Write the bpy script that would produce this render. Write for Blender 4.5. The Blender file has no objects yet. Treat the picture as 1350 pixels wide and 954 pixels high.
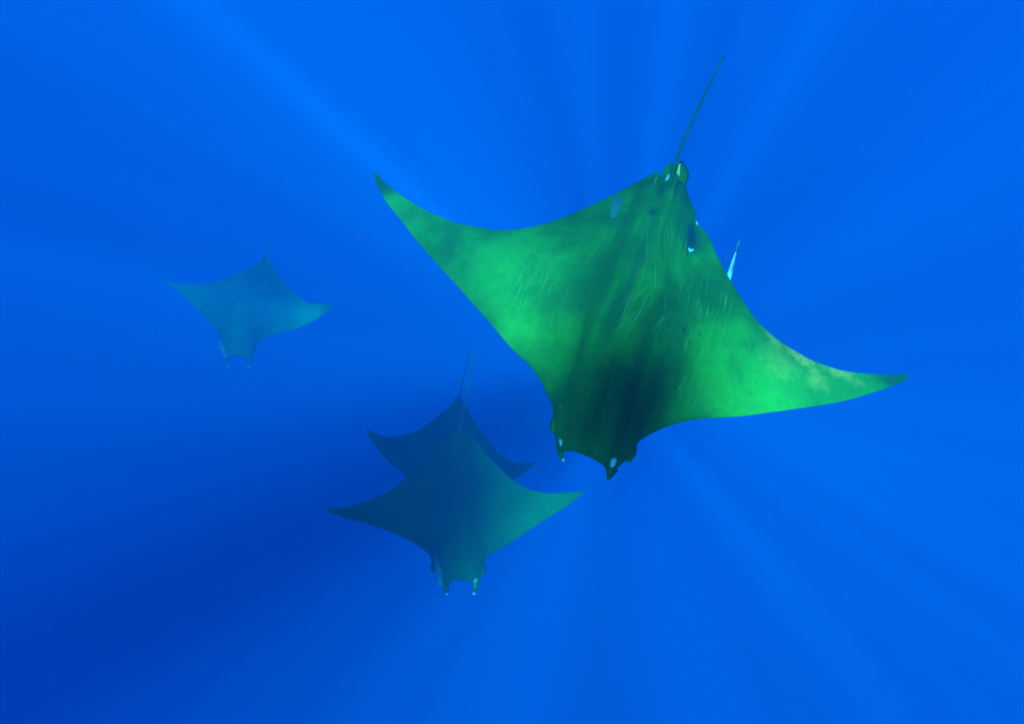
import bpy, math, random
from mathutils import Vector, Matrix

random.seed(7)
scene = bpy.context.scene
COL = scene.collection
rad = math.radians

# ------------------------------------------------------------------ camera
PW, PH = 1350.0, 954.0            # the photograph's pixels
FPX = 804.0                       # focal length in those pixels
CAM_POS = Vector((0.0, 0.0, -6.0))
PITCH = 70.0                      # looking down into open water

cam_data = bpy.data.cameras.new('camera')
cam = bpy.data.objects.new('camera', cam_data)
COL.objects.link(cam)
cam.location = CAM_POS
cam.rotation_euler = (rad(90.0 - PITCH), 0.0, 0.0)
cam_data.sensor_fit = 'HORIZONTAL'
cam_data.sensor_width = 36.0
cam_data.lens = 36.0 * FPX / PW
cam_data.clip_start = 0.02
cam_data.clip_end = 2000.0
scene.camera = cam
CAM_ROT = cam.rotation_euler.to_matrix()


def pix_dir(px, py):
    """direction in the world of a pixel of the photograph (not normalised, 1 m deep)"""
    return CAM_ROT @ Vector(((px - PW / 2) / FPX, -(py - PH / 2) / FPX, -1.0))


# ------------------------------------------------------------------ sun and sky
SUN_DIR = pix_dir(815, 495).normalized()        # light travels this way: the shafts meet there
sun_elev = math.asin(-SUN_DIR.z)
sun_azim = math.atan2(-SUN_DIR.x, -SUN_DIR.y)   # clockwise from +Y

sun_data = bpy.data.lights.new('sun', 'SUN')
sun_data.energy = 5.0
sun_data.angle = rad(0.53)
sun_data.color = (1.0, 0.96, 0.90)
sun = bpy.data.objects.new('sun', sun_data)
sun.rotation_euler = SUN_DIR.to_track_quat('-Z', 'Y').to_euler()
sun.location = (0, 0, 20)
COL.objects.link(sun)

world = bpy.data.worlds.new('World')
scene.world = world
world.use_nodes = True
wn = world.node_tree
wn.nodes.clear()
w_out = wn.nodes.new('ShaderNodeOutputWorld')
w_bg = wn.nodes.new('ShaderNodeBackground')
w_sky = wn.nodes.new('ShaderNodeTexSky')
w_sky.sky_type = 'NISHITA'
w_sky.sun_disc = False
w_sky.air_density = 1.0
w_sky.dust_density = 0.2
w_sky.sun_elevation = sun_elev
w_sky.sun_rotation = sun_azim
w_bg.inputs['Strength'].default_value = 0.05
wn.links.new(w_sky.outputs[0], w_bg.inputs['Color'])
wn.links.new(w_bg.outputs[0], w_out.inputs['Surface'])

vs = scene.view_settings
scene.display_settings.display_device = 'sRGB'
vs.view_transform = 'Standard'
vs.look = 'None'
vs.exposure = 2.12
vs.gamma = 1.0
vs.use_curve_mapping = False

scene.render.engine = 'CYCLES'
cy = scene.cycles
cy.use_denoising = True
try:
    cy.denoiser = 'OPENIMAGEDENOISE'
except Exception:
    pass
cy.denoising_prefilter = 'FAST'
cy.max_bounces = 6
cy.diffuse_bounces = 2
cy.glossy_bounces = 2
cy.volume_bounces = 2
cy.transparent_max_bounces = 12
cy.sample_clamp_indirect = 4.0


# ------------------------------------------------------------------ node helpers
class NT:
    def __init__(self, mat):
        self.t = mat.node_tree
        self.t.nodes.clear()

    def n(self, kind, **kw):
        node = self.t.nodes.new(kind)
        for k, v in kw.items():
            setattr(node, k, v)
        return node

    def put(self, sock, v):
        if hasattr(v, 'is_linked'):
            self.t.links.new(v, sock)
        else:
            sock.default_value = v

    def math(self, op, a, b=None, clamp=False):
        m = self.n('ShaderNodeMath', operation=op, use_clamp=clamp)
        self.put(m.inputs[0], a)
        if b is not None:
            self.put(m.inputs[1], b)
        return m.outputs[0]

    def rng(self, v, a, b, c=0.0, d=1.0, smooth=True):
        m = self.n('ShaderNodeMapRange', interpolation_type='SMOOTHSTEP' if smooth else 'LINEAR')
        for i, x in enumerate((v, a, b, c, d)):
            self.put(m.inputs[i], x)
        return m.outputs[0]

    def mapping(self, vec, loc=(0, 0, 0), rot=(0, 0, 0), scale=(1, 1, 1), kind='TEXTURE'):
        m = self.n('ShaderNodeMapping', vector_type=kind)
        self.put(m.inputs['Vector'], vec)
        m.inputs['Location'].default_value = loc
        m.inputs['Rotation'].default_value = rot
        m.inputs['Scale'].default_value = scale
        return m.outputs[0]

    def noise(self, vec, scale, detail=2.0, rough=0.5, dist=0.0):
        m = self.n('ShaderNodeTexNoise')
        self.put(m.inputs['Vector'], vec)
        m.inputs['Scale'].default_value = scale
        m.inputs['Detail'].default_value = detail
        m.inputs['Roughness'].default_value = rough
        m.inputs['Distortion'].default_value = dist
        return m.outputs[0]

    def length(self, vec):
        m = self.n('ShaderNodeVectorMath', operation='LENGTH')
        self.put(m.inputs[0], vec)
        return m.outputs['Value']

    def mix(self, f, a, b, mode='MIX'):
        m = self.n('ShaderNodeMix', data_type='RGBA', blend_type=mode)
        self.put(m.inputs[0], f)
        self.put(m.inputs[6], a)
        self.put(m.inputs[7], b)
        return m.outputs[2]

    def coord(self, name='Object'):
        return self.n('ShaderNodeTexCoord').outputs[name]


def new_mat(name):
    m = bpy.data.materials.new(name)
    m.use_nodes = True
    return m


# ------------------------------------------------------------------ mesh helpers
def mesh_obj(name, verts, faces, mat, parent=None, smooth=True):
    me = bpy.data.meshes.new(name)
    me.from_pydata([tuple(v) for v in verts], [], faces)
    me.validate()
    me.update()
    if smooth:
        me.polygons.foreach_set('use_smooth', [True] * len(me.polygons))
    me.materials.append(mat)
    o = bpy.data.objects.new(name, me)
    COL.objects.link(o)
    if parent is not None:
        o.parent = parent
    return o


def pchip(ts, vs_):
    """monotone cubic through (t, value)"""
    n = len(ts)
    h = [ts[i + 1] - ts[i] for i in range(n - 1)]
    d = [(vs_[i + 1] - vs_[i]) / h[i] for i in range(n - 1)]
    m = [0.0] * n
    m[0], m[-1] = d[0], d[-1]
    for i in range(1, n - 1):
        if d[i - 1] * d[i] > 0:
            w1, w2 = 2 * h[i] + h[i - 1], h[i] + 2 * h[i - 1]
            m[i] = (w1 + w2) / (w1 / d[i - 1] + w2 / d[i])

    def f(t):
        if t <= ts[0]:
            return vs_[0]
        if t >= ts[-1]:
            return vs_[-1]
        lo, hi = 0, n - 1
        while hi - lo > 1:
            k = (lo + hi) // 2
            if ts[k] <= t:
                lo = k
            else:
                hi = k
        s = (t - ts[lo]) / h[lo]
        return ((1 + 2 * s) * (1 - s) ** 2 * vs_[lo] + s * (1 - s) ** 2 * h[lo] * m[lo]
                + s * s * (3 - 2 * s) * vs_[lo + 1] + s * s * (s - 1) * h[lo] * m[lo + 1])
    return f


def loft(path, radii, flat_dir, seg=14, sub=5):
    """closed tube along path; radii = (half width along flat_dir, half thickness)"""
    ts = [i / (len(path) - 1) for i in range(len(path))]
    fx = [pchip(ts, [p[k] for p in path]) for k in range(3)]
    fr = [pchip(ts, [r[k] for r in radii]) for k in range(2)]
    n = (len(path) - 1) * sub
    verts, faces = [], []
    for i in range(n + 1):
        t = i / n
        p = Vector([f(t) for f in fx])
        q = Vector([f(min(1, t + 1e-3)) for f in fx]) - Vector([f(max(0, t - 1e-3)) for f in fx])
        q.normalize()
        fd = Vector(flat_dir)
        a = (fd - q * fd.dot(q)).normalized()
        b = q.cross(a)
        w, th = fr[0](t), fr[1](t)
        for j in range(seg):
            an = 2 * math.pi * j / seg
            verts.append(p + a * (w * math.cos(an)) + b * (th * math.sin(an)))
    for i in range(n):
        for j in range(seg):
            k = (j + 1) % seg
            faces.append((i * seg + j, i * seg + k, (i + 1) * seg + k, (i + 1) * seg + j))
    faces.append(tuple(range(seg - 1, -1, -1)))
    faces.append(tuple(n * seg + j for j in range(seg)))
    return verts, faces


def blade(outline, axis_thick, thick, rings=4):
    """thick lens-shaped plate inside a closed 3D outline (roughly planar)"""
    pts = [Vector(p) for p in outline]
    # round the outline once (corner cutting)
    for _ in range(2):
        new = []
        for i, p in enumerate(pts):
            q = pts[(i + 1) % len(pts)]
            new += [p * 0.78 + q * 0.22, p * 0.22 + q * 0.78]
        pts = new
    c = sum(pts, Vector()) / len(pts)
    ax = Vector(axis_thick).normalized()
    n = len(pts)
    verts, faces = [], []
    prof = [i / rings for i in range(rings)]
    for side in (1, -1):
        for k, s in enumerate(prof):
            hgt = thick * math.sqrt(1 - (1 - s) ** 2) if k else 0.0
            for p in pts:
                verts.append(p.lerp(c, s) + ax * (hgt * side))
        verts.append(c + ax * thick * side)
    blk = rings * n + 1
    for si in (0, 1):
        o = si * blk
        for k in range(rings - 1):
            for i in range(n):
                j = (i + 1) % n
                f = (o + k * n + i, o + k * n + j, o + (k + 1) * n + j, o + (k + 1) * n + i)
                faces.append(f if si == 0 else f[::-1])
        for i in range(n):
            j = (i + 1) % n
            f = (o + (rings - 1) * n + i, o + (rings - 1) * n + j, o + blk - 1)
            faces.append(f if si == 0 else f[::-1])
    for i in range(n):
        j = (i + 1) % n
        faces.append((i, blk + i, blk + j, j))
    return verts, faces


# ------------------------------------------------------------------ the water
def to_surface(px, py, depth):
    """where the sunlight that reaches this point of the scene crosses the sea surface"""
    p = CAM_POS + pix_dir(px, py) * depth
    k = p.z / SUN_DIR.z
    return p - SUN_DIR * k


def build_water():
    # body of sea water: a closed box round everything, camera inside
    x0, x1, y0, y1, z0, z1 = -220, 220, -220, 220, -230, -0.35
    v = [(x, y, z) for z in (z0, z1) for y in (y0, y1) for x in (x0, x1)]
    f = [(0, 2, 3, 1), (4, 5, 7, 6), (0, 1, 5, 4), (2, 6, 7, 3), (0, 4, 6, 2), (1, 3, 7, 5)]
    m = new_mat('sea_water')
    t = NT(m)
    out = t.n('ShaderNodeOutputMaterial')
    sc = t.n('ShaderNodeVolumeScatter')
    ab = t.n('ShaderNodeVolumeAbsorption')
    add = t.n('ShaderNodeAddShader')
    # coefficients per metre
    s = (0.0005, 0.0108, 0.0335)
    a = (0.25, 0.043, 0.0070)
    sd = max(s)
    sc.inputs['Density'].default_value = sd
    sc.inputs['Color'].default_value = (s[0] / sd, s[1] / sd, s[2] / sd, 1)
    sc.inputs['Anisotropy'].default_value = -0.25
    ad = max(a) * 1.0001
    ab.inputs['Density'].default_value = ad
    ab.inputs['Color'].default_value = (1 - a[0] / ad, 1 - a[1] / ad, 1 - a[2] / ad, 1)
    t.t.links.new(sc.outputs[0], add.inputs[0])
    t.t.links.new(ab.outputs[0], add.inputs[1])
    t.t.links.new(add.outputs[0], out.inputs['Volume'])
    o = mesh_obj('water', v, f, m, smooth=False)
    o['kind'] = 'structure'
    o['label'] = 'deep blue open sea water filling the whole view'

    # the sea surface above: unseen wavy sheet, its see-through tint patterned to shape the sunlight
    n, half = 150, 230.0
    rnd = random.Random(3)
    waves = [(rnd.uniform(0.05, 0.6), rnd.uniform(0, 6.28), rnd.uniform(0, 6.28)) for _ in range(9)]
    verts = []
    for j in range(n + 1):
        for i in range(n + 1):
            x, y = -half + 2 * half * i / n, -half + 2 * half * j / n
            z = sum(0.022 / (0.3 + k) * math.sin(k * (x * math.cos(an) + y * math.sin(an)) + ph) for k, an, ph in waves)
            verts.append((x, y, z))
    faces = [(j * (n + 1) + i, j * (n + 1) + i + 1, (j + 1) * (n + 1) + i + 1, (j + 1) * (n + 1) + i)
             for j in range(n) for i in range(n)]
    m = new_mat('sea_surface_gobo')
    t = NT(m)
    out = t.n('ShaderNodeOutputMaterial')
    pos = t.coord('Object')
    squeeze = math.sin(sun_elev)
    # coordinates across the sunbeams
    perp = t.mapping(pos, rot=(0, 0, -sun_azim), scale=(1, 1 / squeeze, 1))
    back = Matrix.Rotation(sun_azim, 3, 'Z')

    def to_perp(px, py, depth):
        q = back @ to_surface(px, py, depth)
        return Vector((q.x, q.y * squeeze, 0))
    flat = t.mapping(perp, loc=(3.1, 1.7, 0))
    big = t.noise(flat, 0.34, 2.0, 0.5)
    mid = t.noise(t.mapping(flat, loc=(11, 5, 0)), 0.95, 1.5, 0.5, 0.3)
    fine = t.noise(t.mapping(perp, loc=(-4, 9, 0)), 2.4, 1.0, 0.5, 0.2)
    tint_noise = t.math('ADD', t.math('ADD', t.math('MULTIPLY', big, 0.52), t.math('MULTIPLY', mid, 0.30)), t.math('MULTIPLY', fine, 0.18))
    light = t.rng(tint_noise, 0.38, 0.62, 0.22, 0.72)
    for (px, py, px2, py2, depth, r1, r2, core, strength) in LIGHT_PATCHES:
        q, q2 = to_perp(px, py, depth), to_perp(px2, py2, depth)
        ang = math.atan2(q2.y - q.y, q2.x - q.x)
        e = t.mapping(perp, loc=(q.x, q.y, 0), rot=(0, 0, ang), scale=(r1, r2, 1e3))
        fall = t.rng(t.length(e), core, 1.0, 1.0 - strength, 1.0)   # a negative strength lets more light through
        light = t.math('MULTIPLY', light, fall)
    comb = t.n('ShaderNodeCombineColor')
    for k in range(3):
        t.put(comb.inputs[k], light)
    tr = t.n('ShaderNodeBsdfTransparent')
    t.put(tr.inputs['Color'], comb.outputs[0])
    gl = t.n('ShaderNodeBsdfGlossy')
    gl.inputs['Roughness'].default_value = 0.05
    gl.inputs['Color'].default_value = (0.8, 0.9, 1.0, 1)
    mx = t.n('ShaderNodeMixShader')
    mx.inputs[0].default_value = 0.03
    t.t.links.new(tr.outputs[0], mx.inputs[1])
    t.t.links.new(gl.outputs[0], mx.inputs[2])
    t.t.links.new(mx.outputs[0], out.inputs['Surface'])
    o = mesh_obj('water_surface', verts, faces, m)
    o['kind'] = 'structure'
    o['label'] = 'rippled sea surface far above the devil rays, tinted in patches to shape the sunlight'


# dark and bright patches added to the surface tint to shade or light chosen spots: (centre pixel, pixel the long axis points to,
# depth at which the shaded shaft passes there, half length, half width, core, strength)
LIGHT_PATCHES = [
    (-165, 985, 385, 705, 7.3, 10.4, 2.7, 0.30, 0.80),
    (458, 655, 600, 640, 5.6, 1.95, 1.65, 0.50, 0.99),
    (815, 528, 800, 620, 2.5, 0.74, 0.58, 0.10, 0.97),  # added dark patch standing in for the shadow of the diver with the camera
    (690, 365, 740, 440, 2.5, 0.66, 0.42, 0.0, -0.60),
    (1010, 495, 1110, 510, 2.5, 0.72, 0.40, 0.0, -0.55),
    (345, 362, 380, 380, 13.0, 0.95, 0.60, 0.0, 0.55),
    (255, 388, 290, 400, 13.0, 0.80, 0.40, 0.0, -0.35),
    (400, 420, 430, 410, 13.0, 0.60, 0.45, 0.0, -0.45),
    (975, 705, 1060, 795, 7.3, 2.0, 0.32, 0.0, -0.60),
    (1090, 690, 1200, 770, 7.3, 2.0, 0.22, 0.0, -0.40),
    (450, 180, 300, 50, 7.5, 3.2, 0.34, 0.0, -0.50),
    (330, 60, 240, -20, 6.5, 2.5, 0.22, 0.0, -0.40),
    (230, 160, 100, 85, 7.5, 2.8, 0.28, 0.0, -0.40),
    (180, 370, 60, 350, 7.5, 2.6, 0.22, 0.0, -0.40),
    (770, 110, 760, 20, 7.0, 2.4, 0.34, 0.0, -0.45),
    (880, 60, 890, 0, 6.0, 2.0, 0.24, 0.0, -0.40),
    (1010, 160, 1060, 70, 6.5, 1.8, 0.24, 0.0, -0.40),
    (480, 880, 400, 980, 6.0, 1.8, 0.60, 0.0, -0.45),
    (700, 860, 690, 930, 6.5, 1.8, 0.26, 0.0, -0.40),
]
build_water()


# ------------------------------------------------------------------ materials of the animals
def skin_material(name, base, dark, pale, detail=True, spots_and_shade=(), pale_spots=(), half=(9, 9)):
    m = new_mat(name)
    t = NT(m)
    out = t.n('ShaderNodeOutputMaterial')
    bs = t.n('ShaderNodeBsdfPrincipled')
    pos = t.coord('Object')
    blot = t.noise(pos, 2.6, 4.0, 0.55, 0.3)
    col = t.mix(t.rng(blot, 0.34, 0.66), dark, base)
    fine = t.noise(pos, 38.0, 4.0, 0.6)
    col = t.mix(t.rng(fine, 0.3, 0.75, 0.0, 0.35), col, dark)
    if detail:
        # darker muscle bands running from the head to the tail
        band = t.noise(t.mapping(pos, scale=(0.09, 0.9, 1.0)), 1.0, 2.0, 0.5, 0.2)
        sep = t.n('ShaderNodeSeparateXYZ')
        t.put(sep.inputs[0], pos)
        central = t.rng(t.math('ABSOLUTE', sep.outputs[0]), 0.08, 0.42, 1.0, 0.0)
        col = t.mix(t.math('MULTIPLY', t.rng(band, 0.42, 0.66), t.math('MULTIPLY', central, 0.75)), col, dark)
        # dark wing tips, soft dark marks and a painted fin shadow
        ax_ = t.math('ADD', sep.outputs[0], t.math('MULTIPLY', t.math('SUBTRACT', t.noise(pos, 6.0, 3.0), 0.5), 0.12))
        tips = t.math('MAXIMUM', t.rng(ax_, half[1] * 0.86, half[1] * 0.97), t.rng(ax_, -half[0] * 0.86, -half[0] * 0.98))
        col = t.mix(t.math('MULTIPLY', tips, 0.7), col, dark)
        for (x, y, r1, r2, ang, amt) in spots_and_shade:
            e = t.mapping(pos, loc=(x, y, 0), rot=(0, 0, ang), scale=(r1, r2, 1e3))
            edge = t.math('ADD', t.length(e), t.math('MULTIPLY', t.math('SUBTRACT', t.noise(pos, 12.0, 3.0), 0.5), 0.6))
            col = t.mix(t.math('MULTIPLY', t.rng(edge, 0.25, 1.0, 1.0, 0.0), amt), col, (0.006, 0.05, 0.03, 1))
        # worn yellowish skin
        for (x, y, r1, r2, ang, amt) in pale_spots:
            e = t.mapping(pos, loc=(x, y, 0), rot=(0, 0, ang), scale=(r1, r2, 1e3))
            edge = t.math('ADD', t.length(e), t.math('MULTIPLY', t.math('SUBTRACT', t.noise(pos, 30.0, 5.0, 0.7), 0.5), 2.2))
            s = t.math('MULTIPLY', t.math('MULTIPLY', t.rng(edge, 0.0, 1.3, 1.0, 0.0), amt * 0.75), t.rng(t.noise(t.mapping(pos, rot=(0, 0, 0.5), scale=(1, 0.3, 1)), 60.0, 3.0, 0.6), 0.3, 0.6, 0.35, 1.0))
            col = t.mix(s, col, (0.85, 0.47, 0.12, 1))
        # small dark spots
        vo = t.n('ShaderNodeTexVoronoi')
        t.put(vo.inputs['Vector'], t.mapping(pos, scale=(1, 1, 8)))
        vo.inputs['Scale'].default_value = 5.5
        sp = t.math('MULTIPLY', t.rng(vo.outputs['Distance'], 0.05, 0.11, 1.0, 0.0),
                    t.rng(t.noise(pos, 4.0, 1.0), 0.55, 0.6))
        col = t.mix(t.math('MULTIPLY', sp, 0.6), col, dark)
    t.put(bs.inputs['Base Color'], col)
    bs.inputs['Roughness'].default_value = 0.62
    bs.inputs['Specular IOR Level'].default_value = 0.12
    bp = t.n('ShaderNodeBump')
    bp.inputs['Strength'].default_value = 0.25
    bp.inputs['Distance'].default_value = 0.004
    t.put(bp.inputs['Height'], t.noise(pos, 22.0, 5.0, 0.6))
    t.t.links.new(bp.outputs[0], bs.inputs['Normal'])
    t.t.links.new(bs.outputs[0], out.inputs['Surface'])
    return m


def plain_material(name, col, col2, scale=20.0, rough=0.5):
    m = new_mat(name)
    t = NT(m)
    out = t.n('ShaderNodeOutputMaterial')
    bs = t.n('ShaderNodeBsdfPrincipled')
    pos = t.coord('Object')
    t.put(bs.inputs['Base Color'], t.mix(t.rng(t.noise(pos, scale, 4.0, 0.6), 0.35, 0.65), col, col2))
    bs.inputs['Roughness'].default_value = rough
    bs.inputs['Specular IOR Level'].default_value = 0.25
    t.t.links.new(bs.outputs[0], out.inputs['Surface'])
    return m


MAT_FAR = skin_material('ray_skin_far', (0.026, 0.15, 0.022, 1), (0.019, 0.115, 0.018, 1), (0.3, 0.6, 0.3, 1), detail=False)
MAT_PALE = plain_material('pale_scar_skin', (0.25, 0.62, 0.62, 1), (0.10, 0.40, 0.45, 1), 60.0)
MAT_BRUISE = plain_material('bluish_scar_skin', (0.03, 0.18, 0.17, 1), (0.02, 0.14, 0.13, 1), 14.0)
MAT_BRUISE_DARK = plain_material('dark_scar_skin', (0.008, 0.052, 0.045, 1), (0.006, 0.04, 0.035, 1), 9.0)
MAT_SCRATCH = plain_material('scratched_skin', (0.075, 0.36, 0.07, 1), (0.035, 0.26, 0.045, 1), 8.0)
MAT_TAIL = plain_material('tail_skin', (0.015, 0.13, 0.06, 1), (0.01, 0.085, 0.045, 1), 14.0)
MAT_FOLD = plain_material('dark_skin_fold', (0.006, 0.045, 0.02, 1), (0.008, 0.06, 0.03, 1), 14.0)
MAT_RIDGE = plain_material('ridge_highlight', (0.70, 0.62, 0.12, 1), (0.40, 0.5, 0.10, 1), 14.0)  # bright yellow paints the sun's highlight onto the ridge
MAT_WHITE = plain_material('white_fin_lining', (0.55, 0.78, 0.75, 1), (0.35, 0.6, 0.6, 1), 45.0)
MAT_DARK = plain_material('dark_fin_lining', (0.012, 0.03, 0.03, 1), (0.02, 0.05, 0.05, 1), 30.0)
MAT_EYE = plain_material('dark_wet_eye', (0.01, 0.015, 0.015, 1), (0.02, 0.03, 0.03, 1), 30.0, 0.15)
MAT_REMORA = plain_material('remora_skin', (0.45, 0.75, 0.72, 1), (0.25, 0.52, 0.52, 1), 18.0, 0.35)
MAT_REMORA_DIM = plain_material('remora_skin_grey', (0.10, 0.30, 0.30, 1), (0.06, 0.2, 0.2, 1), 18.0, 0.4)


# ------------------------------------------------------------------ devil rays
class Ray:
    """one devil ray: its outline lies on a gently curved sheet standing at its own distance in the water"""

    def __init__(self, label, center, head, depth, pitch, roll, bend, nt, nv, mat, thick=1.0):
        self.mat, self.nt, self.nv, self.bend, self.thick = mat, nt, nv, bend, thick
        self.c = CAM_POS + pix_dir(*center) * depth
        n = Vector((math.sin(rad(roll)), -math.sin(rad(pitch)) * math.cos(rad(roll)),
                    math.cos(rad(pitch)) * math.cos(rad(roll)))).normalized()
        self.n = n
        d = pix_dir(*head)
        hp = CAM_POS + d * ((self.c - CAM_POS).dot(n) / d.dot(n))
        fy = (hp - self.c)
        fy = (fy - n * fy.dot(n)).normalized()
        fx = fy.cross(n)                       # lateral axis
        if fx.dot(CAM_ROT @ Vector((1, 0, 0))) < 0:
            fx = -fx
        # frame must stay right handed: local x runs to the animal's left as seen from above
        self.fx, self.fy, self.fz = fx, fy, n
        self.flip = fx.cross(fy).dot(n) < 0
        bx = -fx if self.flip else fx
        self.sx = -1.0 if self.flip else 1.0
        M = Matrix((bx, fy, n)).transposed().to_4x4()
        M.translation = self.c
        self.root = bpy.data.objects.new('devil_ray', None)
        self.root.empty_display_size = 0.3
        COL.objects.link(self.root)
        self.root.matrix_world = M
        self.root['label'] = label
        self.root['category'] = 'ray'
        self.root['group'] = 'devil rays swimming in a loose group'
        self.Minv = M.inverted()

    # height of the curved sheet at lateral position x (x runs to the picture's right)
    def h(self, x):
        bl, br, pw = self.bend
        b = bl if x < 0 else br
        return b * (abs(x) / self.half) ** pw

    def plane(self, px, py, z=0.0):
        """point of the ray's own sheet seen at a pixel: (x to the picture's right, y to the head)"""
        d = pix_dir(px, py)
        x = y = 0.0
        hz = z
        for _ in range(14):
            k = ((self.c + self.fz * hz) - CAM_POS).dot(self.fz) / d.dot(self.fz)
            p = CAM_POS + d * k - self.c
            x, y = p.dot(self.fx), p.dot(self.fy)
            hz = z + (self.h(x) if self.half else 0.0)
        return x, y, hz

    def loc(self, x, y, z):
        return Vector((x * self.sx, y, z))

    def pt(self, px, py, z=0.0):
        return self.loc(*self.plane(px, py, z))

    def body(self, le, te):
        self.half = 0.0
        xl = self.plane(*le[0])[0]
        xr = self.plane(*le[-1])[0]
        self.half = (xr - xl) / 2
        self.xl, self.xr = self.plane(*le[0])[0], self.plane(*le[-1])[0]

        def curve(pts):
            P = [self.plane(*p) for p in pts]
            ts = []
            for p in P:
                t = (p[0] - self.xl) / (self.xr - self.xl)
                if ts:
                    t = max(t, ts[-1] + 0.0022)
                ts.append(t)
            k = ts[-1]
            ts = [t / k for t in ts]
            return ts, pchip(ts, [p[0] for p in P]), pchip(ts, [p[1] for p in P])
        lt, lx, ly = curve(le)
        tt, tx, ty = curve(te)
        self.lx, self.ly, self.tx, self.ty = lx, ly, tx, ty
        base = [0.5 - 0.5 * math.cos(math.pi * (0.25 * i / self.nt + 0.75 * i / self.nt)) for i in range(self.nt + 1)]
        base = [0.6 * (i / self.nt) + 0.4 * b for i, b in enumerate(base)]
        ts = sorted(set(base + lt + tt))
        keep = [ts[0]]
        for t in ts[1:]:
            if t - keep[-1] > 0.0006:
                keep.append(t)
        if keep[-1] < 1.0:
            keep[-1] = 1.0
        self.ts = keep
        sp = self.xr - self.xl
        self.span = sp
        verts, faces = [], []
        nv = self.nv
        vv = [0.5 - 0.5 * math.cos(math.pi * k / nv) for k in range(nv + 1)]
        for t in keep:
            for k, v in enumerate(vv):
                x, y, zt, zb = self.surf(t, v)
                verts.append(self.loc(x, y, zt))
            for k, v in enumerate(vv[1:-1]):
                x, y, zt, zb = self.surf(t, v)
                verts.append(self.loc(x, y, zb))
        row = 2 * nv
        for i in range(len(keep) - 1):
            a, b = i * row, (i + 1) * row
            for k in range(nv):
                f = (a + k, a + k + 1, b + k + 1, b + k)
                faces.append(f if self.sx > 0 else f[::-1])
            bot = [0] + [nv + 1 + k for k in range(nv - 1)] + [nv]
            for k in range(nv):
                f = (a + bot[k], b + bot[k], b + bot[k + 1], a + bot[k + 1])
                faces.append(f if self.sx > 0 else f[::-1])
        o = mesh_obj('body', verts, faces, self.mat, self.root)
        import bmesh
        bm = bmesh.new()
        bm.from_mesh(o.data)
        bmesh.ops.remove_doubles(bm, verts=bm.verts, dist=1e-5)
        bmesh.ops.recalc_face_normals(bm, faces=bm.faces)
        bm.to_mesh(o.data)
        bm.free()
        return o

    def surf(self, t, v):
        lx, ly, tx, ty = self.lx(t), self.ly(t), self.tx(t), self.ty(t)
        x, y = lx + (tx - lx) * v, ly + (ty - ly) * v
        chord = math.hypot(tx - lx, ty - ly)
        sp = self.span
        a = 2.6 * (0.2969 * math.sqrt(v) - 0.126 * v - 0.3516 * v * v + 0.2843 * v ** 3 - 0.1036 * v ** 4) / 0.26
        a = max(0.0, a)
        wing = 0.020 * chord * a * 0.9
        xm = (x - self.mid(y)) / sp
        wid = 0.085 - 0.052 * v ** 1.5
        hump = 0.050 * sp * math.exp(-(xm / wid) ** 2) * (v ** 0.42) * ((1 - v) ** 0.40) * 1.25
        shoulder = 0.020 * sp * math.exp(-(xm / 0.17) ** 2) * math.sin(math.pi * min(1, v)) ** 0.8
        up = (wing + hump + shoulder) * self.thick
        z = self.h(x)
        return x, y, z + up, z - up * 0.75

    def mid(self, y):
        return 0.0

    def top(self, x, y):
        """height of the upper skin at (x, y)"""
        lo, hi = 0.0, 1.0
        t = (x - self.xl) / (self.xr - self.xl)
        for _ in range(6):
            ly, ty = self.ly(t), self.ty(t)
            v = min(1, max(0, (y - ly) / (ty - ly))) if abs(ty - ly) > 1e-6 else 0.5
            xx = self.lx(t) + (self.tx(t) - self.lx(t)) * v
            t = min(1, max(0, t + (x - xx) / (self.xr - self.xl)))
        return self.surf(t, v)[2]

    def inside(self, px, py, margin=0.06):
        x, y, _ = self.on_top(px, py)
        t = (x - self.xl) / (self.xr - self.xl)
        if not 0.02 < t < 0.98:
            return False
        ly, ty = self.ly(t), self.ty(t)
        v = (y - ly) / (ty - ly)
        return margin < v < 1 - margin

    def on_top(self, px, py, lift=0.0):
        """point of the upper skin seen at a pixel"""
        z = 0.0
        for _ in range(12):
            x, y, hz = self.plane(px, py, z)
            z = self.top(x, y) - self.h(x)
        return x, y, self.top(x, y) + lift

    def patch(self, name, outline, mat, lift=0.002, rings=5, label=None, smooth=2):
        pts = [self.on_top(*p)[:2] for p in outline]
        for _ in range(smooth):
            new = []
            for i, p in enumerate(pts):
                q = pts[(i + 1) % len(pts)]
                new += [(p[0] * .75 + q[0] * .25, p[1] * .75 + q[1] * .25), (p[0] * .25 + q[0] * .75, p[1] * .25 + q[1] * .75)]
            pts = new
        n = len(pts)
        cx, cy_ = sum(p[0] for p in pts) / n, sum(p[1] for p in pts) / n
        verts, faces = [], []
        for k in range(rings):
            s = k / rings
            for p in pts:
                x, y = p[0] + (cx - p[0]) * s, p[1] + (cy_ - p[1]) * s
                verts.append(self.loc(x, y, self.top(x, y) + (lift if k else -0.002)))
        verts.append(self.loc(cx, cy_, self.top(cx, cy_) + lift))
        for k in range(rings - 1):
            for i in range(n):
                j = (i + 1) % n
                faces.append((k * n + i, k * n + j, (k + 1) * n + j, (k + 1) * n + i))
        for i in range(n):
            faces.append(((rings - 1) * n + i, (rings - 1) * n + (i + 1) % n, rings * n))
        o = mesh_obj(name, verts, faces, mat, self.root)
        if label:
            o['label'] = label
        return o

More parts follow.
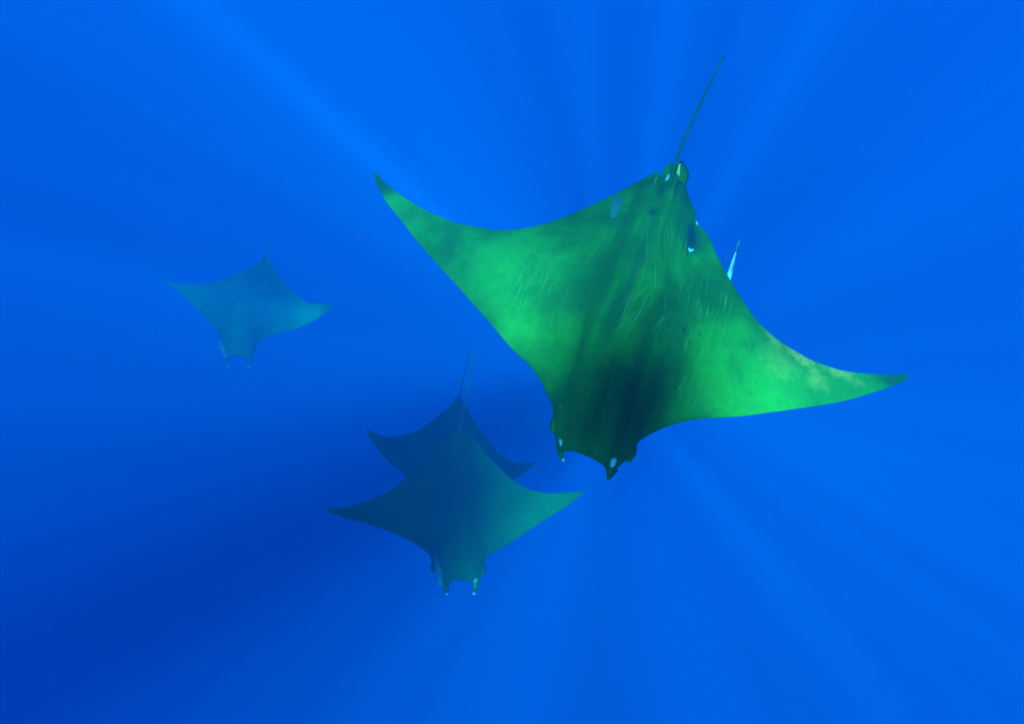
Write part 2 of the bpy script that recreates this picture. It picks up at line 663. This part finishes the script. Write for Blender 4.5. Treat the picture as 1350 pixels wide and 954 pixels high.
    def strips(self, name, lines, mat, lift=0.0015):
        """thin tapered marks lying on the skin; lines = [(pixel polyline, half width in metres)]"""
        verts, faces = [], []
        for pts, w in lines:
            P = [self.on_top(px, py)[:2] for px, py in pts]
            n = len(P)
            b = len(verts)
            for i, p in enumerate(P):
                q0, q1 = P[max(0, i - 1)], P[min(n - 1, i + 1)]
                dx, dy = q1[0] - q0[0], q1[1] - q0[1]
                L = math.hypot(dx, dy) or 1.0
                s_ = w * (0.15 + 0.85 * math.sin(math.pi * i / (n - 1)))
                for k in (-1, 1):
                    x, y = p[0] - dy / L * s_ * k, p[1] + dx / L * s_ * k
                    verts.append(self.loc(x, y, self.top(x, y) + lift))
            for i in range(n - 1):
                faces.append((b + 2 * i, b + 2 * i + 1, b + 2 * i + 3, b + 2 * i + 2))
        return mesh_obj(name, verts, faces, mat, self.root)

    def tail(self, pixels, r0, r1, z0, z1, base_r=None, mat=None):
        P, R = [], []
        n = len(pixels)
        for i, p in enumerate(pixels):
            s = i / (n - 1)
            P.append(self.pt(p[0], p[1], z0 + (z1 - z0) * s))
            r = r0 + (r1 - r0) * s
            R.append((r, r))
        if base_r:
            R[0] = (base_r, base_r * 0.8)
        v, f = loft(P, R, (1, 0, 0), 10, 6)
        return mesh_obj('tail', v, f, mat or self.mat, self.root)

    def lobe(self, pixels, widths, thick, dz, mat, tipmat=None):
        """cephalic fin: a rolled lobe reaching forward and down from the corner of the head"""
        P = []
        n = len(pixels)
        for i, p in enumerate(pixels):
            P.append(self.pt(p[0], p[1], -dz * (i / (n - 1)) ** 1.3))
        R = [(w, max(th, 0.002)) for w, th in zip(widths, thick)]
        v, f = loft(P, R, (1, 0, 0.3 * self.sx), 16, 6)
        o = mesh_obj('cephalic_fin', v, f, mat, self.root)
        if tipmat is not None:
            v, f = loft([P[-1] + (P[-2] - P[-1]) * 0.45 + Vector((0, 0, 0.004)), P[-1] + (P[-2] - P[-1]) * 0.2 + Vector((0, 0, 0.003)), P[-1] + (P[-1] - P[-2]) * 0.05],
                        [(R[-2][0] * 0.62, R[-2][1] * 0.8), (R[-2][0] * 0.55, R[-2][1] * 0.8), (0.002, 0.002)], (1, 0, 0), 12, 5)
            tip = mesh_obj('fin_tip', v, f, tipmat, o)
        return o

    def eye(self, px, py, length, width, mat_lid):
        x, y, z = self.plane(px, py, 0.0)
        c = self.loc(x, y, z + 0.004)

        def ball(s, off):
            vv, ff = [], []
            A, B = 16, 10
            for i in range(B + 1):
                th = math.pi * i / B
                for j in range(A):
                    ph = 2 * math.pi * j / A
                    vv.append(c + off + Vector((width * s * math.sin(th) * math.cos(ph),
                                                length * s * math.cos(th), width * s * 0.9 * math.sin(th) * math.sin(ph))))
            for i in range(B):
                for j in range(A):
                    k = (j + 1) % A
                    ff.append((i * A + j, i * A + k, (i + 1) * A + k, (i + 1) * A + j))
            return vv, ff
        out = Vector((math.copysign(1, x) * self.sx, 0, -0.35)).normalized()
        v, f = ball(1.0, Vector((0, 0, 0)))
        lid = mesh_obj('eye', v, f, mat_lid, self.root)
        v, f = ball(0.55, out * width * 0.62)
        mesh_obj('eyeball', v, f, MAT_EYE, lid)
        return lid

    def upright_fin(self, p_front, p_back, height, lean, thick, mat):
        a = Vector(self.on_top(*p_front))
        b = Vector(self.on_top(*p_back))
        L = (b - a)
        up = Vector((0, 0, 1))
        pts = [a - up * 0.01, a + L * 0.35 + up * height * 0.55, a + L * (0.8 + lean) + up * height,
               a + L * (1.05 + lean) + up * height * 0.8, b + L * 0.05 + up * height * 0.2, b - up * 0.01]
        v, f = blade([self.loc(*p) for p in pts], (1, 0, 0), thick)
        return mesh_obj('dorsal_fin', v, f, mat, self.root)

    def flat_fin(self, name, pixels, thick, z, mat):
        v, f = blade([self.pt(p[0], p[1], z) for p in pixels], (0, 0, 1), thick)
        return mesh_obj(name, v, f, mat, self.root)


def report(r, name):
    print('RAYSIZE', name, 'span %.2f' % r.span, 'xl %.2f xr %.2f' % (r.xl, r.xr), 'dist %.2f' % (r.c - CAM_POS).length)


# ---- the big green ray close by
near = Ray('big bright green devil ray with dark shaded head, pale scars and a long thin tail',
           (838, 395), (776, 600), 2.5, -3.0, 0.0, (-0.16, -0.10, 2.2), 300, 56, None)
near.half = 0.0
near_le = [(491.7, 225), (496, 242), (509, 265.5), (530, 292), (550, 318), (568, 339), (600, 374), (640, 419), (680, 465),
           (697, 481), (711, 499), (721, 519), (726, 528), (728.6, 538), (729.6, 547), (730, 557), (731, 568), (733.6, 588),
           (736, 597.5), (742, 594.5), (750.4, 593.8), (758.6, 595), (772, 600), (784.5, 605.8), (795, 612.7), (799.3, 619), (800.5, 628),
           (803, 629), (808, 623), (816, 614.5), (829, 603), (835, 594), (841, 583.4), (850, 576.5), (863.5, 569), (880, 562), (900, 556), (925, 552),
           (975.5, 548.6), (1025.8, 542), (1076, 534.7), (1114, 528), (1151.6, 517), (1176.7, 508.5), (1194, 500), (1199, 492.5)]
near_te = [(491.7, 225), (509.4, 242), (538.7, 264), (576.9, 284.5), (612, 296.3), (644, 302), (679.6, 302.4), (714.8, 295.7),
           (744, 286), (779.4, 270.7), (814.6, 253.7), (840, 240), (858.6, 230), (866, 227), (869, 233), (874, 234), (884, 232), (893, 232),
           (896, 240), (899, 241), (904.6, 250), (910, 265), (917.4, 283), (917, 292), (921, 297), (929, 304), (946.8, 340), (965, 373), (981.6, 400), (1000.6, 425),
           (1020.8, 444), (1051, 464), (1076, 477), (1101, 485.7), (1126, 490.7), (1151.6, 492.7), (1176.7, 493.5), (1199, 492.5)]
near.mat = MAT_FAR
o = near.body(near_le, near_te)
sx = near.sx


def spot(px, py, r1, r2, ang, amt):
    p = near.on_top(px, py)
    return (p[0] * sx, p[1], r1, r2, ang, amt)


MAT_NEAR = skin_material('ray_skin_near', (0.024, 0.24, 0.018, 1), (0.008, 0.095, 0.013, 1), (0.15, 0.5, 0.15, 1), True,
                         spots_and_shade=[spot(500, 240, 0.15, 0.12, 0.0, 0.85), spot(530, 285, 0.12, 0.10, 0.0, 0.4), spot(1178, 500, 0.13, 0.07, 0.0, 0.6), spot(808, 290, 0.10, 0.10, 0.0, 0.45), spot(914, 318, 0.075, 0.12, 0.0, 0.8), spot(872, 250, 0.022, 0.07, 0.1 * sx, 0.7),  # marks left of the dorsal fin paint its shadow into the skin
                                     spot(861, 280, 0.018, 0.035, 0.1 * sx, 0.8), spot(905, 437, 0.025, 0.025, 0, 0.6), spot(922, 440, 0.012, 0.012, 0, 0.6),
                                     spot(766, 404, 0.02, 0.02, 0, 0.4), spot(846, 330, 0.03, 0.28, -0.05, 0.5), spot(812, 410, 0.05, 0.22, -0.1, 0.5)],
                         pale_spots=[spot(1018, 444, 0.07, 0.025, 0.75 * sx, 0.5), spot(1055, 470, 0.10, 0.03, 0.45 * sx, 0.75), spot(1078, 502, 0.05, 0.05, 0.0, 0.4),
                                     spot(1108, 491, 0.11, 0.028, 0.15 * sx, 0.75), spot(1030, 475, 0.10, 0.09, 0.3, 0.2)],
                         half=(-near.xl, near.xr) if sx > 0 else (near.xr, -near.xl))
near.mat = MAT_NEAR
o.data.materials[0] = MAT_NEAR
report(near, 'near')
near.tail([(884, 246), (891, 214), (905, 177), (928, 128), (954, 74)], 0.0085, 0.0042, 0.022, 0.03, 0.020, MAT_TAIL)
near.flat_fin('pelvic_fin', [(887, 250), (891, 219), (898, 211), (904, 219), (909.5, 230), (903, 247), (898, 254)], 0.010, 0.014, MAT_NEAR)
near.flat_fin('pelvic_fin', [(886, 250), (890, 216), (881, 215), (873, 226), (869, 240), (876, 252)], 0.014, 0.008, MAT_NEAR)
dfin = near.upright_fin((880, 252), (885, 234), 0.07, 0.35, 0.010, MAT_NEAR)
tip = near.patch('fin_tip', [(877, 235), (880, 231), (884, 230), (883.5, 234), (880, 238), (876.5, 239)], MAT_PALE, lift=0.006)
tip.parent = dfin
v, f = loft([near.pt(*p, z) for p, z in (((889, 250), 0.022), ((893, 234), 0.028), ((896, 216), 0.020))], [(0.004, 0.003), (0.0085, 0.006), (0.005, 0.003)], (1, 0, 0), 10, 6)
mesh_obj('tail_ridge', v, f, MAT_RIDGE, near.root)['label'] = 'ridge beside the root of the tail with a yellowish sun highlight painted in'
near.strips('skin_fold', [([(902, 247), (899, 242), (895, 241), (892, 245), (890, 254), (888, 268)], 0.0045)], MAT_FOLD, 0.003)
near.strips('skin_fold', [([(868, 228), (865, 236), (862, 246)], 0.003)], MAT_SCRATCH, 0.003)

# scratches of rubbing and mating, far too many and too fine to count
rs = random.Random(11)
marks = []
for (x0, y0, x1, y1, dx, dy, num, l0, l1, w0, w1) in (
        (818, 385, 872, 432, 0.56, -0.83, 22, 22, 60, 0.6, 1.7),
        (805, 425, 830, 455, 0.60, -0.80, 8, 10, 20, 0.8, 1.7),
        (905, 370, 985, 440, 0.24, -0.97, 60, 12, 40, 0.4, 1.2),
        (880, 495, 965, 548, 0.55, -0.83, 44, 10, 26, 0.4, 1.2),
        (560, 320, 730, 470, 0.20, -0.98, 95, 10, 34, 0.3, 1.0),
        (620, 310, 780, 400, 0.35, -0.93, 50, 10, 30, 0.3, 0.9),
        (845, 300, 905, 400, 0.10, -0.99, 30, 25, 70, 0.3, 0.9),
        (1000, 480, 1100, 525, 0.50, -0.86, 26, 6, 20, 0.5, 1.2),
        (530, 265, 600, 330, 0.45, -0.89, 24, 6, 18, 0.5, 1.3),
        (760, 480, 880, 590, 0.35, -0.93, 40, 8, 24, 0.3, 0.8),
        (860, 430, 1000, 540, 0.30, -0.95, 50, 8, 30, 0.3, 0.9)):
    for _ in range(num):
        x, y = rs.uniform(x0, x1), rs.uniform(y0, y1)
        L = rs.uniform(l0, l1)
        a = math.atan2(dy, dx) + rs.gauss(0, 0.12)
        c, bow = (math.cos(a), math.sin(a)), rs.uniform(-0.06, 0.06) * L
        pl = []
        for k in range(6):
            u = k / 5 - 0.5
            b = bow * (1 - 4 * u * u)
            pl.append((x + c[0] * L * u - c[1] * b, y + c[1] * L * u + c[0] * b))
        if near.inside(*pl[0]) and near.inside(*pl[2]) and near.inside(*pl[-1]):
            marks.append((pl, rs.uniform(w0, w1) * 0.00068))
marks.append(([(902, 466), (905, 454), (909, 438)], 0.0016))
marks.append(([(929, 424), (932, 412), (935, 398)], 0.0017))
near.strips('scratch_marks', marks, MAT_SCRATCH)['kind'] = 'stuff'
near.lobe([(808, 596), (807, 612), (804, 622), (800.5, 632)], [0.030, 0.022, 0.012, 0.003], [0.016, 0.012, 0.008, 0.003], 0.035, MAT_NEAR, None)
near.lobe([(744, 580), (739, 594), (739.5, 601), (743.5, 607.5)], [0.020, 0.012, 0.009, 0.003], [0.014, 0.011, 0.008, 0.003], 0.03, MAT_NEAR, MAT_WHITE)
near.flat_fin('fin_lining', [(801.5, 629), (814, 617), (815.5, 619.5), (806, 630), (801, 634)], 0.004, -0.035, MAT_DARK)
near.eye(733, 557, 0.045, 0.018, MAT_NEAR)
near.eye(832, 594.5, 0.045, 0.018, MAT_NEAR)
near.patch('scar', [(804, 606), (809, 602.5), (814, 605), (813, 611), (808, 617), (803.5, 616)], MAT_PALE, smooth=1, label='bright pale blue patch on the head lobe')
near.patch('scar', [(736, 577), (741, 578.5), (741, 585), (739.5, 590), (737, 584)], MAT_PALE)
near.patch('scar', [(735, 529), (739, 532), (741, 538), (737, 538)], MAT_BRUISE)
near.patch('scar', [(803, 283), (805, 268), (811, 257), (819, 255), (823, 261), (820, 274), (812, 288), (805, 290)], MAT_BRUISE,
           label='oval bluish sucker scar near the rear edge')
near.patch('scar', [(905, 316), (905, 300), (909, 291), (915, 297), (919, 310), (918, 326), (912, 332), (907, 328)], MAT_BRUISE_DARK,
           label='dark oval scar behind the notch in the wing')
near.patch('scar', [(907, 325), (909, 329), (912, 328.5), (915, 328), (915.5, 330.5), (911, 332.5), (908, 331)], MAT_PALE, lift=0.004)
near.patch('scar', [(917.5, 291), (919, 294), (921, 297), (919, 297), (917, 293)], MAT_PALE, lift=0.004)

# ---- the half-lit ray below it
midr = Ray('half-lit teal devil ray with dark shaded wing overlapping the dark ray behind',
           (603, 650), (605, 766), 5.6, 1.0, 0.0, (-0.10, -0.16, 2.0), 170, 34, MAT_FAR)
midr.half = 0.0
mid_le = [(429.5, 668.5), (433, 673), (444.6, 679), (466.6, 685.6), (495, 693.5), (523, 704.5), (548, 717), (562, 727), (567, 732.8), (570, 742),
          (573.6, 752), (580, 767), (586, 771), (591, 769), (598.7, 765), (611, 764.9), (619, 767), (624, 770), (631, 765), (635.5, 752),
          (638, 742), (642.8, 734), (661.6, 721.8), (686.8, 706), (712, 688.7), (737, 673), (756, 660.4), (767, 651), (771, 647)]
mid_te = [(429.5, 668.5), (447.7, 669.5), (473, 664), (498, 654), (523, 640), (545, 619.5), (567, 600.6), (586, 581.8), (598, 571), (605, 567.6),
          (612, 569), (624, 577), (646, 604), (665, 622.7), (683.7, 638), (705.7, 647), (727.7, 650), (749.7, 649), (771, 647)]
midr.body(mid_le, mid_te)
report(midr, 'mid')
midr.tail([(606, 572), (609, 555), (614, 530), (620, 498), (626, 463)], 0.010, 0.006, 0.02, 0.02, 0.028, MAT_TAIL)
midr.flat_fin('pelvic_fin', [(601, 580), (598, 569), (604, 563), (606, 575)], 0.02, 0.0, MAT_FAR)
midr.flat_fin('pelvic_fin', [(609, 580), (613, 569), (608, 563), (606, 575)], 0.02, 0.0, MAT_FAR)
d = midr.upright_fin((606, 574), (607, 566), 0.09, 0.1, 0.010, MAT_REMORA_DIM)
midr.lobe([(587, 755), (587, 769), (588.5, 777), (590, 783.5)], [0.05, 0.034, 0.024, 0.006], [0.035, 0.03, 0.02, 0.006], 0.06, MAT_FAR, MAT_WHITE)
midr.lobe([(628, 755), (627.5, 767), (626.5, 776), (624.5, 783.5)], [0.05, 0.036, 0.026, 0.006], [0.035, 0.03, 0.02, 0.006], 0.06, MAT_FAR, MAT_WHITE)
midr.eye(572, 746, 0.06, 0.03, MAT_FAR)
midr.eye(636, 749, 0.06, 0.03, MAT_FAR)
midr.patch('scar', [(624, 764), (627, 761), (630.5, 762), (629, 769), (626, 775), (624.5, 771)], MAT_PALE, lift=0.006)

# ---- the dark ray behind it
back = Ray('dark shaded devil ray half hidden behind the half-lit one',
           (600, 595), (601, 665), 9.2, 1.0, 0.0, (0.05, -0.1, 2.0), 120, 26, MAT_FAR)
back.half = 0.0
back_le = [(481.7, 563), (488.6, 578.6), (504, 599), (520, 614.8), (534, 625.8), (553, 637), (568, 645), (577, 651), (580, 660), (584, 672),
           (588, 675), (592, 672), (599, 670), (606, 671), (611, 674), (615, 671), (618, 661), (621, 652), (632, 645), (655, 640), (679, 630.5), (693, 621), (703, 613), (707, 608.5)]
back_te = [(481.7, 563), (498, 573), (517, 576.4), (542, 570.8), (567, 556.6), (586, 541), (598.7, 530), (605, 525.5), (609, 528), (614.5, 536), (627, 558), (642.8, 580),
           (661.6, 600.7), (680.5, 608.5), (694, 609.5), (707, 608.5)]
back.body(back_le, back_te)
report(back, 'back')
back.tail([(604.5, 530), (607, 515), (612, 493), (619, 465)], 0.014, 0.008, 0.02, 0.02, 0.035, MAT_TAIL)
back.flat_fin('pelvic_fin', [(601, 535), (599, 527), (604, 522), (605, 532)], 0.03, 0.0, MAT_FAR)
back.flat_fin('pelvic_fin', [(608, 536), (611, 530), (606, 522), (605, 532)], 0.03, 0.0, MAT_FAR)
back.upright_fin((603, 538), (604, 528), 0.12, 0.2, 0.014, MAT_FAR)
back.lobe([(588, 664), (588, 673), (589, 679), (590, 684)], [0.05, 0.04, 0.03, 0.006], [0.04, 0.03, 0.02, 0.006], 0.06, MAT_FAR)
back.lobe([(612, 664), (612, 673), (611, 679), (610, 684)], [0.05, 0.04, 0.03, 0.006], [0.04, 0.03, 0.02, 0.006], 0.06, MAT_FAR)

# ---- the faint ray far off
far = Ray('faint pale blue devil ray fading into the water, apart from the other rays',
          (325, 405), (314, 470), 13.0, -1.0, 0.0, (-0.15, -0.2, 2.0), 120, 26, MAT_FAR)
far.half = 0.0
far_le = [(209, 368), (224, 376.5), (240, 388), (256, 404), (270, 418), (282, 432), (287, 437), (291, 447), (294, 457), (298, 471), (302, 472),
          (306, 470), (314, 469), (322, 471), (327, 474), (331, 473), (334.5, 464), (338, 456), (342, 450), (356, 443), (376, 437), (396, 431), (414, 422), (428, 413), (435, 407), (438, 402.5)]
far_te = [(209, 368), (224, 372), (246, 375), (270, 374.4), (290, 370), (310, 363), (330, 354), (342, 346), (347, 341.5), (350, 340), (354, 343), (358, 348), (366, 362), (380, 378), (394, 391),
          (410, 400), (430, 401), (438, 402.5)]
far.body(far_le, far_te)
report(far, 'far')
far.tail([(349.5, 344), (350, 337), (351, 329), (353, 315)], 0.02, 0.008, 0.02, 0.02, 0.04)
far.flat_fin('pelvic_fin', [(346, 349), (343, 343), (348, 337), (350, 346)], 0.03, 0.0, MAT_FAR)
far.flat_fin('pelvic_fin', [(353, 349), (356, 344), (351, 337), (350, 346)], 0.03, 0.0, MAT_FAR)
far.upright_fin((347, 354), (348.5, 343), 0.12, 0.2, 0.014, MAT_FAR)
far.lobe([(301, 462), (300.5, 472), (301, 479), (301.5, 485)], [0.05, 0.035, 0.022, 0.006], [0.04, 0.03, 0.02, 0.006], 0.06, MAT_FAR, MAT_WHITE)
far.lobe([(332, 462), (331, 472), (329.5, 479), (327.5, 485)], [0.05, 0.035, 0.03, 0.006], [0.04, 0.03, 0.02, 0.006], 0.06, MAT_FAR, MAT_WHITE)


# ------------------------------------------------------------------ remoras
def remora(label, ray, tail_px, head_px, z_tail, z_head, mat, girth=0.085, fin_turn=0.0):
    """sharksucker: slender body, sucker disc on the head, long low fins and a forked tail"""
    A = ray.pt(tail_px[0], tail_px[1], z_tail)
    B = ray.pt(head_px[0], head_px[1], z_head)
    ax = (A - B)
    L = ax.length
    ax.normalize()
    root = bpy.data.objects.new('remora', None)
    root.empty_display_size = 0.1
    COL.objects.link(root)
    up = Vector((0, 0, 1))
    side = ax.cross(up).normalized()
    up = side.cross(ax).normalized()
    if fin_turn:
        q = Matrix.Rotation(fin_turn, 3, ax)
        side, up = q @ side, q @ up
    M = Matrix((side, ax, up)).transposed().to_4x4()      # local y runs from snout to tail
    M.translation = B
    root.matrix_world = ray.root.matrix_world @ M
    root['label'] = label
    root['category'] = 'remora'
    root['group'] = 'remoras riding on the devil rays'
    w = girth * L
    path = [(0, s * L, 0.0) for s in (0, .04, .14, .30, .5, .7, .82)]
    rr = [(.12, .10), (.40, .24), (.52, .36), (.50, .42), (.40, .38), (.22, .25), (.10, .14)]
    v, f = loft(path, [(a * w, b * w) for a, b in rr], (1, 0, 0), 14, 6)
    mesh_obj('body', v, f, mat, root)
    v, f = blade([(-.30 * w, .02 * L, .26 * w), (.30 * w, .02 * L, .26 * w), (.40 * w, .12 * L, .36 * w), (.34 * w, .24 * L, .43 * w),
                  (-.34 * w, .24 * L, .43 * w), (-.40 * w, .12 * L, .36 * w)], (0, 0, 1), .07 * w)
    mesh_obj('sucker_disc', v, f, MAT_REMORA_DIM, root)
    v, f = blade([(0, .79 * L, .12 * w), (0, .88 * L, .55 * w), (0, 1.0 * L, 1.0 * w), (0, .945 * L, 0),
                  (0, 1.0 * L, -1.0 * w), (0, .88 * L, -.55 * w), (0, .79 * L, -.12 * w)], (1, 0, 0), .05 * w)
    mesh_obj('tail_fin', v, f, mat, root)
    for s, nm in ((1, 'dorsal_fin'), (-1, 'anal_fin')):
        v, f = blade([(0, .50 * L, s * .30 * w), (0, .56 * L, s * .80 * w), (0, .66 * L, s * .50 * w), (0, .78 * L, s * .30 * w), (0, .78 * L, s * .1 * w)], (1, 0, 0), .05 * w)
        mesh_obj(nm, v, f, mat, root)
    for s in (1, -1):
        v, f = blade([(s * .40 * w, .24 * L, 0), (s * .85 * w, .34 * L, .1 * w), (s * 1.0 * w, .44 * L, .1 * w), (s * .45 * w, .36 * L, 0)], (0, 0, 1), .05 * w)
        mesh_obj('pectoral_fin', v, f, mat, root)
    return root


remora('slim pale turquoise remora whose tail sticks out past the notched wing of the green ray', near, (975.5, 313), (944, 424), -0.05, -0.06, MAT_REMORA, 0.068, 0.12)
remora('bluish remora clinging to the shaded side of the half-lit ray\'s head', midr, (572, 714), (582, 772), 0.07, 0.05, MAT_REMORA_DIM, 0.17)
remora('faint remora beside the head of the faint far-off ray', far, (285, 432), (298, 470), 0.10, 0.06, MAT_REMORA_DIM, 0.14)
